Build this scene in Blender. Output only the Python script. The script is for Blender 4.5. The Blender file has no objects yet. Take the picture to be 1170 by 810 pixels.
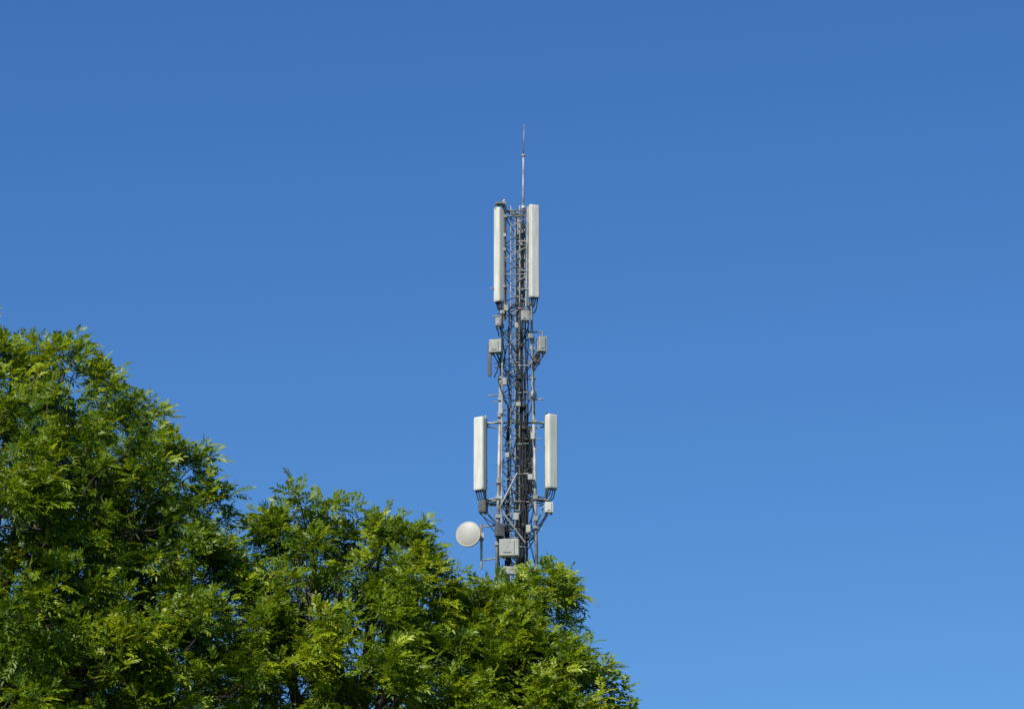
import bpy, math, random
import numpy as np
from mathutils import Vector, Matrix
random.seed(7); rng=np.random.default_rng(11)
scene=bpy.context.scene
R=math.radians
# ------------------------------------------------------------------ camera
PITCH=R(16.0); HF=R(16.0); EYE=1.6
cam=bpy.data.cameras.new("camera"); camo=bpy.data.objects.new("camera",cam)
scene.collection.objects.link(camo); scene.camera=camo
cam.sensor_width=36; cam.lens=18/math.tan(HF/2); cam.clip_start=0.5; cam.clip_end=20000
camo.location=(0,0,EYE); camo.rotation_euler=(R(90)+PITCH,0,0)
# ------------------------------------------------------------------ light
SUN_EL=R(47); SUN_AZ=R(211)   # azimuth clockwise from +Y
w=bpy.data.worlds.new("World"); scene.world=w; w.use_nodes=True
nt=w.node_tree; nt.nodes.clear()
sky=nt.nodes.new("ShaderNodeTexSky"); sky.sky_type='NISHITA'; sky.sun_disc=False
sky.sun_elevation=SUN_EL; sky.sun_rotation=SUN_AZ
sky.altitude=300; sky.air_density=1.0; sky.dust_density=0.1; sky.ozone_density=4.0
bg=nt.nodes.new("ShaderNodeBackground"); bg.inputs[1].default_value=0.1
out=nt.nodes.new("ShaderNodeOutputWorld")
# clear-day colour grade of the sky
sp=nt.nodes.new("ShaderNodeSeparateColor"); cb=nt.nodes.new("ShaderNodeCombineColor")
nt.links.new(sky.outputs[0],sp.inputs[0])
for i,(pw,co) in enumerate(((1.15,.425),(1.10,.71),(0.92,1.30))):
    a=nt.nodes.new("ShaderNodeMath"); a.operation='POWER'; a.inputs[1].default_value=pw
    b=nt.nodes.new("ShaderNodeMath"); b.operation='MULTIPLY'; b.inputs[1].default_value=co
    nt.links.new(sp.outputs[i],a.inputs[0]); nt.links.new(a.outputs[0],b.inputs[0]); nt.links.new(b.outputs[0],cb.inputs[i])
nt.links.new(cb.outputs[0],bg.inputs[0]); nt.links.new(bg.outputs[0],out.inputs[0])
sl=bpy.data.lights.new("sun",'SUN'); sl.energy=5.0; sl.angle=R(0.53); sl.color=(1,0.95,0.86)
so=bpy.data.objects.new("sun",sl); scene.collection.objects.link(so)
sd=Vector((math.sin(SUN_AZ)*math.cos(SUN_EL),math.cos(SUN_AZ)*math.cos(SUN_EL),math.sin(SUN_EL)))
so.rotation_euler=sd.to_track_quat('Z','Y').to_euler(); so.location=(0,0,60)
scene.view_settings.view_transform='Standard'; scene.view_settings.look='None'; scene.view_settings.exposure=0
# ------------------------------------------------------------------ materials
def mat(name,c1,c2,rough=0.6,metal=0.0,scale=5.0,stretch=(1,1,1),bump=0.0,detail=5):
    m=bpy.data.materials.new(name); m.use_nodes=True; n=m.node_tree; L=n.links
    b=n.nodes["Principled BSDF"]; b.inputs["Roughness"].default_value=rough; b.inputs["Metallic"].default_value=metal
    tc=n.nodes.new("ShaderNodeTexCoord"); mp=n.nodes.new("ShaderNodeMapping"); mp.inputs["Scale"].default_value=stretch
    no=n.nodes.new("ShaderNodeTexNoise"); no.inputs["Scale"].default_value=scale; no.inputs["Detail"].default_value=detail
    cr=n.nodes.new("ShaderNodeValToRGB"); cr.color_ramp.elements[0].position=0.35; cr.color_ramp.elements[1].position=0.65
    cr.color_ramp.elements[0].color=(*c1,1); cr.color_ramp.elements[1].color=(*c2,1)
    L.new(tc.outputs["Object"],mp.inputs[0]); L.new(mp.outputs[0],no.inputs[0]); L.new(no.outputs[0],cr.inputs[0]); L.new(cr.outputs[0],b.inputs["Base Color"])
    if bump>0:
        bu=n.nodes.new("ShaderNodeBump"); bu.inputs["Strength"].default_value=bump
        L.new(no.outputs[0],bu.inputs["Height"]); L.new(bu.outputs[0],b.inputs["Normal"])
    return m
M_panel=mat("panel_fibreglass",(0.60,0.585,0.50),(0.74,0.725,0.64),0.45,0,3,(3,3,0.5))
M_back=mat("panel_backplate",(0.17,0.17,0.165),(0.25,0.25,0.24),0.5,0.1,6)
M_steel=mat("galvanised_steel",(0.20,0.20,0.19),(0.46,0.46,0.44),0.5,0.1,4)
M_brace=mat("galvanised_brace",(0.11,0.11,0.105),(0.30,0.30,0.285),0.6,0.0,3)
M_black=mat("cable_rubber",(0.010,0.010,0.010),(0.022,0.022,0.022),0.7,0,6)
M_box=mat("radio_unit_paint",(0.31,0.31,0.27),(0.43,0.43,0.38),0.5,0,7,(2,2,.7))
M_boxd=mat("radio_unit_dark",(0.06,0.06,0.06),(0.12,0.12,0.118),0.5,0.0,4)
M_dish=mat("dish_paint",(0.42,0.395,0.335),(0.50,0.475,0.41),0.5,0,2)
M_conc=mat("concrete",(0.26,0.25,0.23),(0.38,0.37,0.34),0.9,0,3,(1,1,1),0.3)
M_bark=mat("bark",(0.03,0.024,0.016),(0.09,0.075,0.055),0.9,0,9,(4,4,1),0.6)
M_grass=mat("grass_ground",(0.035,0.06,0.015),(0.08,0.11,0.03),0.95,0,0.4,(1,1,1),0.2,8)

# leaf
m=bpy.data.materials.new("leaves"); m.use_nodes=True; n=m.node_tree; L=n.links; n.nodes.clear()
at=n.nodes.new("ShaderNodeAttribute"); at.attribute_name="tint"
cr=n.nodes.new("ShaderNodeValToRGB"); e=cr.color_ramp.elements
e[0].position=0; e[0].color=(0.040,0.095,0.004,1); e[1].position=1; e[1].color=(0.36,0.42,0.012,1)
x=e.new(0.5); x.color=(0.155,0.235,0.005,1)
df=n.nodes.new("ShaderNodeBsdfDiffuse"); tr=n.nodes.new("ShaderNodeBsdfTranslucent"); gl=n.nodes.new("ShaderNodeBsdfGlossy")
gl.inputs["Roughness"].default_value=0.40; gl.inputs["Color"].default_value=(0.9,0.95,0.75,1)
hs=n.nodes.new("ShaderNodeHueSaturation"); hs.inputs["Hue"].default_value=0.488; hs.inputs["Value"].default_value=1.25
m1=n.nodes.new("ShaderNodeMixShader"); m1.inputs[0].default_value=0.34
m2=n.nodes.new("ShaderNodeMixShader"); m2.inputs[0].default_value=0.025
o=n.nodes.new("ShaderNodeOutputMaterial")
L.new(at.outputs["Fac"],cr.inputs[0]); L.new(cr.outputs[0],df.inputs[0]); L.new(cr.outputs[0],hs.inputs["Color"]); L.new(hs.outputs[0],tr.inputs[0])
L.new(df.outputs[0],m1.inputs[1]); L.new(tr.outputs[0],m1.inputs[2]); L.new(m1.outputs[0],m2.inputs[1]); L.new(gl.outputs[0],m2.inputs[2]); L.new(m2.outputs[0],o.inputs[0])
M_leaf=m
# ------------------------------------------------------------------ mesh helpers
class MB:
    def __init__(s): s.v=[]; s.f=[]
    def tube(s,pts,r,n=6,r2=None):
        pts=[Vector(p) for p in pts]; base=len(s.v); k=len(pts)
        if r2 is None: r2=r
        ref=None
        for i,p in enumerate(pts):
            t=(pts[min(i+1,k-1)]-pts[max(i-1,0)]).normalized()
            if ref is None:
                ref=t.orthogonal().normalized()
            a=(ref-t*ref.dot(t))
            if a.length<1e-4: a=t.orthogonal()
            a.normalize(); ref=a; b=t.cross(a)
            rr=r+(r2-r)*i/(k-1)
            for j in range(n):
                an=2*math.pi*j/n
                s.v.append(p+a*math.cos(an)*rr+b*math.sin(an)*rr)
        for i in range(k-1):
            for j in range(n):
                s.f.append((base+i*n+j,base+i*n+(j+1)%n,base+(i+1)*n+(j+1)%n,base+(i+1)*n+j))
        s.f.append(tuple(base+j for j in range(n))[::-1]); s.f.append(tuple(base+(k-1)*n+j for j in range(n)))
    def box(s,c,size,rz=0,rx=0):
        M=Matrix.Rotation(rz,3,'Z')@Matrix.Rotation(rx,3,'X'); b=len(s.v); c=Vector(c)
        for dx in(-.5,.5):
            for dy in(-.5,.5):
                for dz in(-.5,.5): s.v.append(c+M@Vector((dx*size[0],dy*size[1],dz*size[2])))
        for f in((0,1,3,2),(4,6,7,5),(0,4,5,1),(2,3,7,6),(0,2,6,4),(1,5,7,3)): s.f.append(tuple(b+i for i in f))
    def obj(s,name,mt,parent=None,smooth=False,bevel=0):
        me=bpy.data.meshes.new(name); me.from_pydata([tuple(v) for v in s.v],[],s.f); me.materials.append(mt)
        if smooth: me.polygons.foreach_set("use_smooth",[True]*len(me.polygons))
        ob=bpy.data.objects.new(name,me); scene.collection.objects.link(ob)
        if bevel:
            bm=ob.modifiers.new("bevel",'BEVEL'); bm.width=bevel; bm.segments=3
        if parent: ob.parent=parent
        return ob
def empty(name,loc=(0,0,0)):
    e=bpy.data.objects.new(name,None); scene.collection.objects.link(e); return e
# ------------------------------------------------------------------ ground
g=MB(); 
N=60; S=6000
xs=np.sign(np.linspace(-1,1,N))*np.abs(np.linspace(-1,1,N))**3*S
for j in range(N):
    for i in range(N):
        X_,Y_=xs[i],xs[j]; g.v.append((X_,Y_,0.0))
for j in range(N-1):
    for i in range(N-1):
        a=j*N+i; g.f.append((a,a+1,a+N+1,a+N))
g.obj("ground",M_grass)
# ------------------------------------------------------------------ cell tower (survey drawing -> metres, mast stands 100 m away)
F=585/math.tan(HF/2); TD=100.0
def P(u,v,dy=0.0):
    a=(u-585)/F; b=(405-v)/F; D=TD+dy
    k=TD/(math.cos(PITCH)-b*math.sin(PITCH))
    return Vector((a*k,D,EYE+(math.sin(PITCH)+b*math.cos(PITCH))*k*D/TD))
def PZ(v): return P(585,v).z
tower=empty("cell_tower")
zt,zb=PZ(243),PZ(650)
xl_t,xl_b=P(577,243).x,P(569,650).x; xr_t,xr_b=P(604,243).x,P(612,650).x
def wz(z):
    t=(z-zt)/(zb-zt); return xl_t+(xl_b-xl_t)*t, xr_t+(xr_b-xr_t)*t
def leg(i,z):
    a,b=wz(z); c=(a+b)/2; W=(b-a)/1.0; rad=W/1.72; ang=[R(207),R(333),R(88)][i]
    return Vector((c+rad*math.cos(ang)*1.02,TD+rad*math.sin(ang),z))
mb=MB()
for i in range(3):
    for z0,z1,r in((0.3,12,.075),(12,23,.06),(23,29.5,.048),(29.5,zt+.1,.038)):
        mb.tube([leg(i,z0),leg(i,z1)],r,10)
        mb.tube([leg(i,z1-.02),leg(i,z1+.02)],r*1.9,12)
mb.obj("lattice_legs",M_steel,tower,True)
mb=MB(); z=0.4; k=0
while z<zt-.1:
    st=0.95 if z<22 else (0.52 if z<29.5 else .44)
    z2=min(z+st,zt)
    r=.026 if z<22 else .016
    for i in range(3):
        j=(i+1)%3
        if z<22 or k%2==0: mb.tube([leg(i,z),leg(j,z)],r*.85,5)
        if (k+i)%2: mb.tube([leg(i,z),leg(j,z2)],r,5)
        else: mb.tube([leg(j,z),leg(i,z2)],r,5)
    z=z2; k+=1
for i in range(3): mb.tube([leg(i,zt),leg((i+1)%3,zt)],.025,6)
mb.obj("lattice_bracing",M_brace,tower)
def cx(z): a,b=wz(z); return (a+b)/2
def fr(z): return leg(0,z).y-TD
def lad(off,z,dy=-.05): return Vector((cx(z)+off,TD+dy,z))
def ladf(off,z,dy=0): return Vector((cx(z)+off,TD+fr(z)-.05+dy,z))
mb=MB()
mb.tube([lad(-.17,.4),lad(-.17,zt+.2)],.02,6); mb.tube([lad(.08,.4),lad(.08,zt+.2)],.02,6)
z=.6
while z<zt:
    mb.tube([lad(-.17,z),lad(.08,z)],.012,5); z+=.28
mb.tube([lad(-.045,.4,-.13),lad(-.045,zt,-.13)],.018,5)
# cable tray cross bars bolted over the front face
rb=random.Random(4)
z=1.2
while z<PZ(262):
    mb.tube([ladf(.02,z,.0),ladf(.33,z+rb.uniform(-.03,.03),.0)],.014,5); z+=rb.uniform(.5,.9)
# pegs and odd clamps on the legs
z=22.5
while z<zt:
    i=rb.choice([0,1]); q=leg(i,z); sg=-1 if i==0 else 1
    mb.tube([q,q+Vector((sg*rb.uniform(.08,.22),-.05,rb.uniform(-.03,.06)))],.013,5)
    if rb.random()<.5: mb.box(q+Vector((0,-.02,.1)),(.13,.13,rb.uniform(.05,.14)))
    z+=rb.uniform(.22,.6)
mb.obj("climbing_ladder",M_steel,tower)
# feeders
mb=MB()
tops=[347,378,352,430,362,478,349,395,500,560]
for i,tp in enumerate(tops):
    off=[.10,.14,.17,.205,.245,.27,.31,.12,.20,.29][i]; dy=[.02,.05,0,.06,.02,.05,.1,.2,.25,.3][i]
    zT=PZ(tp); pts=[]
    z=.4
    while z<zT:
        pts.append(ladf(off+random.uniform(-.018,.018),z,dy)); z+=.7
    pts.append(ladf(off,zT,dy)); mb.tube(pts,[.025,.018,.024,.017,.024,.018,.016,.02,.02,.02][i],6)
for i,tp in enumerate([352,470,560,600]):
    off=-.22-i*.035; zT=PZ(tp); mb.tube([lad(off,.4,.05),lad(off,20,.05),lad(off,zT,.05)],.018,6)
z=21
while z<PZ(350):
    if rb.random()<.6: mb.box(ladf(rb.uniform(.08,.3),z,-.01),(rb.uniform(.06,.16),.08,rb.uniform(.04,.16)))
    z+=rb.uniform(.25,.6)
mb.obj("feeder_cables",M_black,tower,True)
# small grey junction units scattered on the mast
mb=MB()
for u_,v_,a_,b_ in((578,352,.12,.18),(590,372,.1,.16),(606,384,.12,.14),(577,436,.11,.2),(592,462,.14,.12),(573,470,.1,.16),(609,498,.12,.2),(580,520,.12,.14),(606,545,.14,.16),(590,590,.16,.2),(604,604,.14,.22),(612,592,.1,.14)):
    mb.box(P(u_,v_,-.42),(a_,.10,b_),R(rb.uniform(-20,20)))
mb.obj("junction_units",M_box,tower,False,.01)
# lightning rod
mb=MB()
mb.tube([P(597.5,262),P(598,178)],.033,8,.028)
mb.tube([P(598,178),P(599,142)],.017,6,.008)
mb.box(P(598,178),(.11,.08,.06)); mb.box(P(598,238),(.12,.14,.12))
mb.obj("lightning_rod",M_steel,tower,True)

def panel(u,v0,v1,wd,dp,az,dy,tag):
    a=P(u,v0,dy); b=P(u,v1,dy); zc=(a.z+b.z)/2; h=a.z-b.z; x=(a.x+b.x)/2; y=TD+dy
    nrm=Vector((math.sin(az),-math.cos(az),0)); side=Vector((math.cos(az),math.sin(az),0))
    s=MB(); prof=[]
    for t in np.linspace(0,math.pi,13):
        cxx=math.cos(t); sy=math.sin(t)
        prof.append((wd/2*math.copysign(abs(cxx)**.35,cxx),dp*(.25+.75*abs(sy)**.45)-dp/2))
    prof=[(wd/2,-dp/2)]+prof+[(-wd/2,-dp/2)]
    n_=len(prof); lv=[(0,.90),(.012,.975),(.03,1.0),(.97,1.0),(.988,.975),(1,.90)]
    for (t,sc) in lv:
        for(px,py) in prof:
            s.v.append(Vector((x,y,zc-h/2+t*h))+side*px*sc+nrm*(py*sc))
    for i in range(len(lv)-1):
        for j in range(n_):
            s.f.append((i*n_+j,i*n_+(j+1)%n_,(i+1)*n_+(j+1)%n_,(i+1)*n_+j))
    s.f.append(tuple(range(n_))[::-1]); s.f.append(tuple((len(lv)-1)*n_+j for j in range(n_)))
    ob=s.obj("panel_antenna_"+tag,M_panel,tower)
    s=MB(); c=Vector((x,y,zc)); 
    s.box(c-nrm*(dp/2+.027),(wd*.94,.05,h*.985),az)
    for t in(-.36,.40):
        s.box(c-nrm*(dp/2+.08)+Vector((0,0,t*h)),(.10,.13,.09),az)
        s.box(c-nrm*(dp/2+.15)+Vector((0,0,t*h)),(.17,.05,.12),az)
    for t in(-.5,.5):
        s.box(c+Vector((0,0,t*h+math.copysign(.006,t))),(wd*.8,dp*.7,.02),az)
    s.obj("panel_mount_"+tag,M_back,tower)
    pc=c-nrm*(dp/2+.19)
    s=MB(); s.tube([pc-Vector((0,0,h/2+.45)),pc+Vector((0,0,h/2+.12))],.038,10)
    s.obj("mounting_pole_"+tag,M_steel,tower,True)
    s=MB()
    for q in range(4):
        o_=c+side*(wd*(-.33+.22*q))-Vector((0,0,h/2))
        s.tube([o_,o_-Vector((0,0,.06))],.022,6)
        tgt=Vector((cx(zc)+.12*random.uniform(-1,1.5),TD+random.uniform(-.2,.1),zc-h/2-random.uniform(-.05,.35)))
        sag=random.uniform(.22,.42); pts=[]
        for t in np.linspace(0,1,12):
            p=o_.lerp(tgt,t**1.4); p.z-=sag*math.sin(math.pi*min(1,t**.55)); 
            p-=nrm*.1*math.sin(math.pi*t); pts.append(p)
        s.tube(pts,.017,5)
    s.obj("jumper_cables_"+tag,M_black,tower,True)
    return pc
pA=panel(569.5,238,345,.24,.20,R(-42),-.25,"a")
pB=panel(610.5,235,340,.29,.16,R(24),-.28,"b")
pC=panel(596,258,346,.26,.14,R(170),.62,"c")
pD=panel(548,477,560,.34,.19,R(-34),-.15,"d")
pE=panel(630.5,474,558,.34,.19,R(34),-.15,"e")
pF=panel(605,488,562,.30,.14,R(165),.8,"f")
mb=MB()
def near(z,p): 
    return min((leg(i,z) for i in range(3)),key=lambda q:(q-p).length)
for pc,vs in((pA,(250,330)),(pB,(252,332)),(pC,(275,335)),(pD,(484,571)),(pE,(484,571)),(pF,(492,568))):
    for v in vs:
        z=PZ(v); p=Vector((pc.x,pc.y,z)); q=near(z,p)
        mb.tube([p,q],.03,8); mb.box(p,(.14,.14,.08)); mb.box(q,(.15,.15,.08))
for v in(484,573):
    z=PZ(v); mb.tube([Vector((pD.x-.05,pD.y-.06,z+.03)),Vector((pE.x+.05,pE.y-.06,z+.03))],.028,8)
    mb.tube([Vector((pD.x,pD.y,z-.06)),leg(2,z-.06)],.02,6); mb.tube([Vector((pE.x,pE.y,z-.06)),leg(2,z-.06)],.02,6)
mb.tube([P(556,572,-.1),P(572,600,-.1)],.018,6); mb.tube([P(624,572,-.1),P(611,604,-.1)],.018,6)
mb.tube([P(591,540,-.42),P(571,580,-.42)],.024,6); mb.tube([P(571,580,-.42),P(600,620,-.42)],.024,6)
for u0,u1,v in((558,574,452),(606,622,457),(562,573,362),(604,620,380),(606,614,418),(566,578,420),(560,572,330)):
    mb.tube([P(u0,v,-.3),P(u1,v-1,-.2)],.022,6)
mb.box(P(572,233,-.3),(.30,.22,.05),R(10),R(0)); mb.tube([P(566,239,-.3),P(577,229,-.3)],.03,6)
mb.tube([P(576,228,-.2),P(576,352,-.2)],.03,8); mb.tube([P(603,236,-.25),P(601,350,-.2)],.03,8)
mb.tube([P(574,400,-.38),P(573,600,-.38)],.026,8); mb.tube([P(607,350,-.33),P(609,470,-.33)],.026,8)
mb.tube([P(620,380,-.2),P(620,408,-.2)],.03,8)
mb.obj("mounting_arms",M_steel,tower)
def rru(u,v,wd,hp,dp,rz,dy,name,mt,fins=True):
    c=P(u,v,dy); s=MB(); s.box(c,(wd,dp,hp),rz); ob=s.obj(name,mt,tower,False,.018)
    if fins:
        s=MB(); k=int(wd/.045); Mz=Matrix.Rotation(rz,3,'Z')
        for i in range(k):
            o_=Mz@Vector((-wd*.42+wd*.84*i/(k-1),dp/2+.02,0)); s.box(c+o_,(.012,.05,hp*.86),rz)
        for sx in(-.3,.3): 
            s.box(c+Mz@Vector((sx*wd,0,-hp/2-.025)),(.05,.05,.05),rz)
        s.box(c+Mz@Vector((0,-.01,hp/2+.02)),(wd*.45,.03,.04),rz)
        # door seam and label plate, proud of the front
        s.box(c+Mz@Vector((wd*.28,-dp/2-.004,0)),(.012,.006,hp*.8),rz)
        s.box(c+Mz@Vector((-wd*.08,-dp/2-.004,-hp*.3)),(wd*.4,.006,.02),rz)
        s.obj(name+"_fins",M_boxd,tower)
rru(566.5,396,.36,.38,.20,R(-12),-.5,"radio_unit_a",M_box)
rru(619,394,.24,.44,.26,R(18),-.3,"radio_unit_b",M_box)
rru(600,361,.24,.30,.16,R(8),-.6,"radio_unit_c",M_box)
rru(569.5,368,.17,.25,.15,R(0),-.4,"radio_unit_d",M_box)
rru(627,580,.23,.30,.18,R(10),-.3,"radio_unit_e",M_panel)
rru(552,579,.22,.34,.18,R(-20),-.2,"radio_unit_f",M_boxd)
rru(582,626,.55,.48,.24,R(-6),-.75,"equipment_box",M_box)
rru(571,606,.26,.34,.2,R(10),-.5,"splice_box",M_boxd)
rru(613,410,.2,.24,.15,R(10),-.3,"filter_box",M_boxd)
rru(583,652,.4,.22,.2,R(4),-.65,"junction_box",M_box,False)
s=MB(); s.box(P(559.5,411,-.5),(.10,.06,.98),R(-15)); s.box(P(562,390,-.5),(.16,.08,.10),R(-15)); s.obj("small_whip_bracket",M_boxd,tower,False,.01)
for dd in ((566,396),(619,394),(600,361),(571,606),(582,626),(552,579),(627,580)):
    s=MB()
    for q in range(4):
        p=P(dd[0]+random.uniform(-5,5),dd[1]+7,-.42); t_=Vector((cx(p.z)+random.uniform(0,.3),TD-.15,p.z-random.uniform(.2,1.0)))
        pts=[]; sg=random.uniform(.2,.28)
        for t in np.linspace(0,1,10):
            a=p.lerp(t_,t); a.z-=sg*math.sin(math.pi*t); pts.append(a)
        s.tube(pts,.013,5)
    s.obj("unit_cables",M_black,tower,True)
s=MB()
for q in range(24):
    u0=random.choice([573,577,581,588,592,597,601,606]); v0=random.uniform(345,570); v1=v0+random.uniform(30,100); pts=[]
    for t in np.linspace(0,1,9):
        pts.append(P(u0+4*math.sin(t*5+q)+random.uniform(-1,1)+ (6*t if q%2 else -5*t),v0+(v1-v0)*t,-.3+.1*math.sin(q)))
    s.tube(pts,.017,5)
s.obj("cable_runs",M_black,tower,True)
def dish(u,v,rad,az,el,dy,name,mt,cx_=.30):
    c=P(u,v,dy); s=MB(); n_=48; prof=[]
    for t in np.linspace(0,1,9): prof.append((rad*.95*t,-rad*cx_*(1-t*t)))
    prof+= [(rad*.985,-.004),(rad,.012),(rad,.06)]
    for t in np.linspace(1,.15,7): prof.append((rad*.97*t,.07+.45*rad*(1-t*t)))
    prof.append((0,.07+.45*rad))
    M=Matrix.Rotation(az,3,'Z')@Matrix.Rotation(el,3,'X')
    for(pr,py) in prof:
        for j in range(n_):
            a=2*math.pi*j/n_; s.v.append(c+M@Vector((pr*math.cos(a),py,pr*math.sin(a))))
    for i in range(len(prof)-1):
        for j in range(n_): s.f.append((i*n_+j,i*n_+(j+1)%n_,(i+1)*n_+(j+1)%n_,(i+1)*n_+j))
    ob=s.obj(name,mt,tower,True)
    return c,M
c,M=dish(535,610,.365,R(-16),R(0),-.3,"microwave_dish",M_dish,.15)
s=MB(); pole=P(550,612,0); 
s.tube([P(550,598,0),P(550,650,0)],.035,8); s.tube([c+M@Vector((0,.2,0)),Vector((pole.x,pole.y,c.z))],.04,8)
for v in(602,640):
    z=PZ(v); s.tube([Vector((pole.x,pole.y,z)),leg(0,z)],.025,6)
s.box(Vector((pole.x,pole.y,c.z)),(.14,.16,.2)); s.obj("dish_mount",M_steel,tower)
dish(611,451,.12,R(62),0,-.4,"microwave_drum",M_box,.1)
s=MB(); s.box((cx(0),TD+.05,.15),(3.4,3.2,.40)); s.obj("concrete_base",M_conc,tower,False,.03)

# ------------------------------------------------------------------ trees
TD0=40.0
def LB(x,z,y,r): 
    k=y/TD0; return (x*k,y,EYE+(z-EYE)*k,r)
def make_tree(name,base,lobes,fork_z,r0,seed,dens=1.0):
    rg=np.random.default_rng(seed); rd=random.Random(seed)
    root=empty(name)
    wood=MB(); bx,by=base
    topz=fork_z+ (max(l[2] for l in lobes)-fork_z)*.55
    tx=np.mean([l[0] for l in lobes]); ty=np.mean([l[1] for l in lobes])
    tr=[]
    for t in np.linspace(0,1,12):
        k=max(0,(t-.3)/.7)
        tr.append(Vector((bx+(tx-bx)*k*.6+.06*math.sin(t*7+seed),by+(ty-by)*k*.6+.06*math.cos(t*5+seed),topz*t)))
    wood.tube(tr,r0,14,r0*.22)
    wood.tube([tr[0]-Vector((0,0,.05)),tr[0]+Vector((0,0,.35))],r0*1.5,14,r0*.98)
    LP=[];LD=[];LT=[];LS=[]
    for (x,y,z,r) in lobes:
        c=Vector((x,y,z))
        cand=[p for p in tr if fork_z*.9<p.z<z-.25*(c-p).length] or [tr[4]]
        st=min(cand,key=lambda p:(p-c).length); mid=st.lerp(c,.5)+Vector((rd.uniform(-.2,.2),rd.uniform(-.2,.2),-.12*(c-st).length))
        pts=[]
        for t in np.linspace(0,1,8):
            pts.append((st.lerp(mid,t)).lerp(mid.lerp(c,t),t))
        wood.tube(pts,min(.12,.03+.03*(c-st).length),7,.016)
        low = z<8.0
        nsub=int((7+25*r*r)*(0.5 if low else 1)*dens)
        for q in range(nsub):
            d=rg.normal(size=3); d/=np.linalg.norm(d)
            if d[2]<-.3 and rg.random()<.5: d[2]*=-1
            rr=r*rg.uniform(.3,1.0)**.6
            plume=rg.random()<.18
            if plume: rr=r*rg.uniform(1.05,1.35)
            sc=np.array([x,y,z])+d*rr*np.array([1.05,1.05,.95])
            rs=rg.uniform(.10,.16) if plume else rg.uniform(.14,.28)
            p1=Vector(sc); m_=c.lerp(p1,.5)+Vector((0,0,-.05))
            wood.tube([c,m_,p1],.012,4,.005)
            ns=int(rg.integers(4,9)*(0.7 if low else 1))
            if plume: ns=3
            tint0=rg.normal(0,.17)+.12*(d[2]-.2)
            for s_ in range(ns):
                e=rg.normal(size=3); e/=np.linalg.norm(e)
                if e@d<-.2: e=-e
                ax=e*.6+d*.7+np.array([0,0,.5]); ax/=np.linalg.norm(ax)
                p=sc+e*rs*rg.uniform(.2,.9); ln=rg.uniform(.10,.28)
                if rg.random()<.35: wood.tube([p1,Vector(p),Vector(p+ax*ln)],.006,3,.003)
                nl=int(rg.integers(5,9))
                for l_ in range(nl):
                    t=(l_+.4)/nl; ph=l_*2.4+rg.uniform(-.5,.5)
                    o1=np.cross(ax,[.31,.2,.93]); o1/=np.linalg.norm(o1)+1e-6; o2=np.cross(ax,o1)
                    rad=o1*math.cos(ph)+o2*math.sin(ph)
                    dd=rad*(1.0-.55*t)+ax*(.35+.7*t); dd/=np.linalg.norm(dd)
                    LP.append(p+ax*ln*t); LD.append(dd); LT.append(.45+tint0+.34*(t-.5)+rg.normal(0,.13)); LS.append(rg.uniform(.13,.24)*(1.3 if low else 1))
    wood.obj("trunk_and_branches",M_bark,root,True)
    LP=np.array(LP);LD=np.array(LD);LT=np.array(LT);LS=np.array(LS); n_=len(LP)
    up=np.tile([-.22,-.44,1.0],(n_,1))+rg.normal(0,.36,(n_,3))
    side=np.cross(LD,up); side/=np.linalg.norm(side,axis=1)[:,None]+1e-6
    nr=np.cross(side,LD)
    K=11; V=[];
    droop=rg.uniform(.25,.75,n_)
    for k in range(K):
        if k==K-1: t=1.0; sg=0; 
        else: t=.22+.75*(k//2)/((K-1)/2); sg=1 if k%2 else -1
        o=LP+LD*(LS*t)[:,None]; o[:,2]-=droop*LS*t*t*.6
        ll=LS*(.38 if k<K-1 else .36)*(1-.25*abs(t-.55))*rg.uniform(.85,1.15,n_)
        fwd=LD.copy(); fwd[:,2]-=droop*t*.9; fwd/=np.linalg.norm(fwd,axis=1)[:,None]
        ld=fwd*(.62 if sg else 1)+side*sg*.78+nr*rg.uniform(-.25,.15,n_)[:,None]; ld/=np.linalg.norm(ld,axis=1)[:,None]
        wv=np.cross(ld,nr)+nr*rg.normal(0,.25,n_)[:,None]; wv/=np.linalg.norm(wv,axis=1)[:,None]+1e-6
        wd=ll*.175
        v0=o; v1=o+ld*(ll*.42)[:,None]+wv*wd[:,None]+nr*(ll*.05)[:,None]
        v3=o+ld*(ll*.42)[:,None]-wv*wd[:,None]+nr*(ll*.05)[:,None]; v2=o+ld*ll[:,None]; v2[:,2]-=ll*.12
        V.append(np.stack([v0,v1,v2,v3],axis=1))
    V=np.stack(V,axis=1).reshape(-1,3); nq=len(V)//4
    idx=np.arange(nq)*4
    T=np.stack([idx,idx+1,idx+2,idx,idx+2,idx+3],axis=1).reshape(-1).astype(np.int32)
    me=bpy.data.meshes.new("foliage"); me.vertices.add(len(V)); me.vertices.foreach_set("co",V.astype(np.float32).ravel())
    me.loops.add(len(T)); me.loops.foreach_set("vertex_index",T)
    me.polygons.add(len(T)//3); me.polygons.foreach_set("loop_start",np.arange(0,len(T),3,dtype=np.int32))
    me.update(calc_edges=True)
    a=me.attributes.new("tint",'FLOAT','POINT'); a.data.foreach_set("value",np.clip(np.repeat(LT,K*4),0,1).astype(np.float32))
    me.materials.append(M_leaf)
    ob=bpy.data.objects.new("foliage",me); scene.collection.objects.link(ob); ob.parent=root
    print(name,"leaves",n_,"tris",len(T)//3)
def lowfill(cx_,cy,rx,ry,z0,z1,n,seed):
    rg=np.random.default_rng(seed); L_=[]
    for i in range(n):
        a=i*2.4+rg.uniform(-.3,.3); t=(i+.5)/n; z=z0+(z1-z0)*t; k=math.sqrt(max(0.15,1-abs(t-.6)**2*1.6))*rg.uniform(.55,.95)
        L_.append((cx_+rx*k*math.cos(a),cy+ry*k*math.sin(a),z,rg.uniform(.7,1.0)))
    return L_
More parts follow.
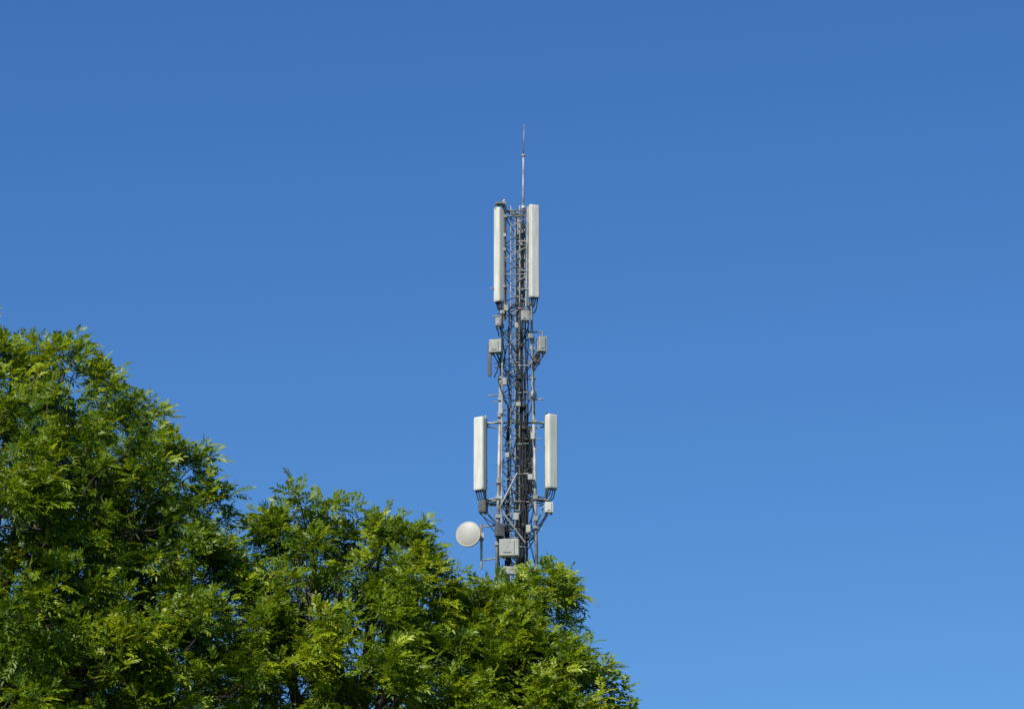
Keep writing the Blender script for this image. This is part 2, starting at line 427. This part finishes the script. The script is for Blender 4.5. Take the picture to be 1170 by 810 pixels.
A=[(-5.10,12.88,40,.34),(-5.72,12.60,40.3,.42),(-6.5,12.9,40.5,.75),(-7.4,12.6,40.4,.9),(-4.66,12.42,39.8,.34),(-5.3,12.1,39.2,.6),(-6.2,12.0,39.2,.75),
 (-4.22,12.0,39.8,.34),(-4.7,11.6,39.0,.55),(-3.85,11.58,39.7,.30),(-4.25,11.0,38.9,.52),(-5.2,11.0,38.3,.65),(-6.0,11.1,38.0,.75),
 (-3.55,11.0,39.8,.28),(-3.7,10.4,39.0,.48),(-4.6,10.2,38.2,.65),(-5.5,10.0,37.8,.7),(-3.28,10.5,39.6,.20),(-3.3,9.95,39.3,.40),(-3.8,9.5,38.4,.6),(-4.8,9.2,37.9,.7),(-5.7,8.9,37.6,.75),
 (-3.2,9.1,38.9,.5),(-4.2,8.6,38.2,.7),(-5.2,8.2,37.8,.75),(-5.1,11.5,41.2,.7),(-4.5,10.7,41.3,.7),(-6.2,11.7,42,.95),(-8,11.2,40,1.2),(-7.2,10.5,38.2,1.0),(-6.9,10.7,42.8,1.1),(-8.4,9.7,41,1.1),
 (-5.3,10.2,41,.9),(-4.4,9.6,40.5,.8),(-5.6,9.2,40.5,.9),(-4.9,10.9,40,.7),(-3.6,9.4,40.6,.6),(-4.6,8.7,40,.8)]
A=[LB(a,b,c_,d) for a,b,c_,d in A]+lowfill(-6.7,40.6,3.2,3.2,4.3,9.0,24,3)
B=[(-2.3,11.0,40.6,.33),(-2.66,10.72,40.6,.24),(-1.9,10.75,40.6,.34),(-1.5,10.68,40.6,.27),(-1.24,10.60,40.4,.25),(-1.05,10.3,40.4,.22),(-1.6,10.2,40.0,.42),(-2.3,10.3,39.8,.46),(-2.65,9.9,40.0,.36),
 (-1.12,9.95,40.2,.32),(-1.7,9.55,39.4,.52),(-2.5,9.5,39.2,.55),(-1.0,9.4,40,.42),(-1.5,8.9,39.0,.55),(-2.4,8.7,38.9,.65),(-.8,8.7,39.6,.5),(-2.0,9.9,41.6,.65),(-1.4,9.2,41.8,.65),(-2.7,9.2,41.8,.65)]
B=[LB(a,b,c_,d) for a,b,c_,d in B]+lowfill(-1.9,40.8,1.9,2.0,3.8,8.4,15,5)
C=[(.36,10.24,41,.20),(.0,9.98,41,.24),(-.3,9.88,41,.24),(-.58,9.82,41,.22),(.3,9.78,41,.28),(0,9.5,40.6,.40),(.5,9.5,41,.22),(.35,9.1,40.5,.40),(-.4,9.3,40.4,.42),(.68,9.1,41,.25),(.55,8.7,40.6,.4),
 (.92,8.72,41,.24),(1.2,8.60,41,.20),(.85,8.3,40.6,.42),(1.42,8.42,41,.18),(1.4,8.15,41,.22),(0,8.8,40,.52),(.4,8.35,40,.5),(-.35,8.3,39.8,.55),(.1,9.0,42,.5),(.5,8.4,42.2,.55),(-.4,8.9,42,.5)]
C=[LB(a,b,c_,d) for a,b,c_,d in C]+lowfill(-.1,41.3,1.5,1.9,3.5,7.9,14,9)
make_tree("ash_tree",(-6.7,40.6),A,3.8,.24,21)
make_tree("ash_tree",(-1.9,40.8),B,3.2,.16,22)
make_tree("ash_tree",(-.1,41.3),C,3.0,.15,23)
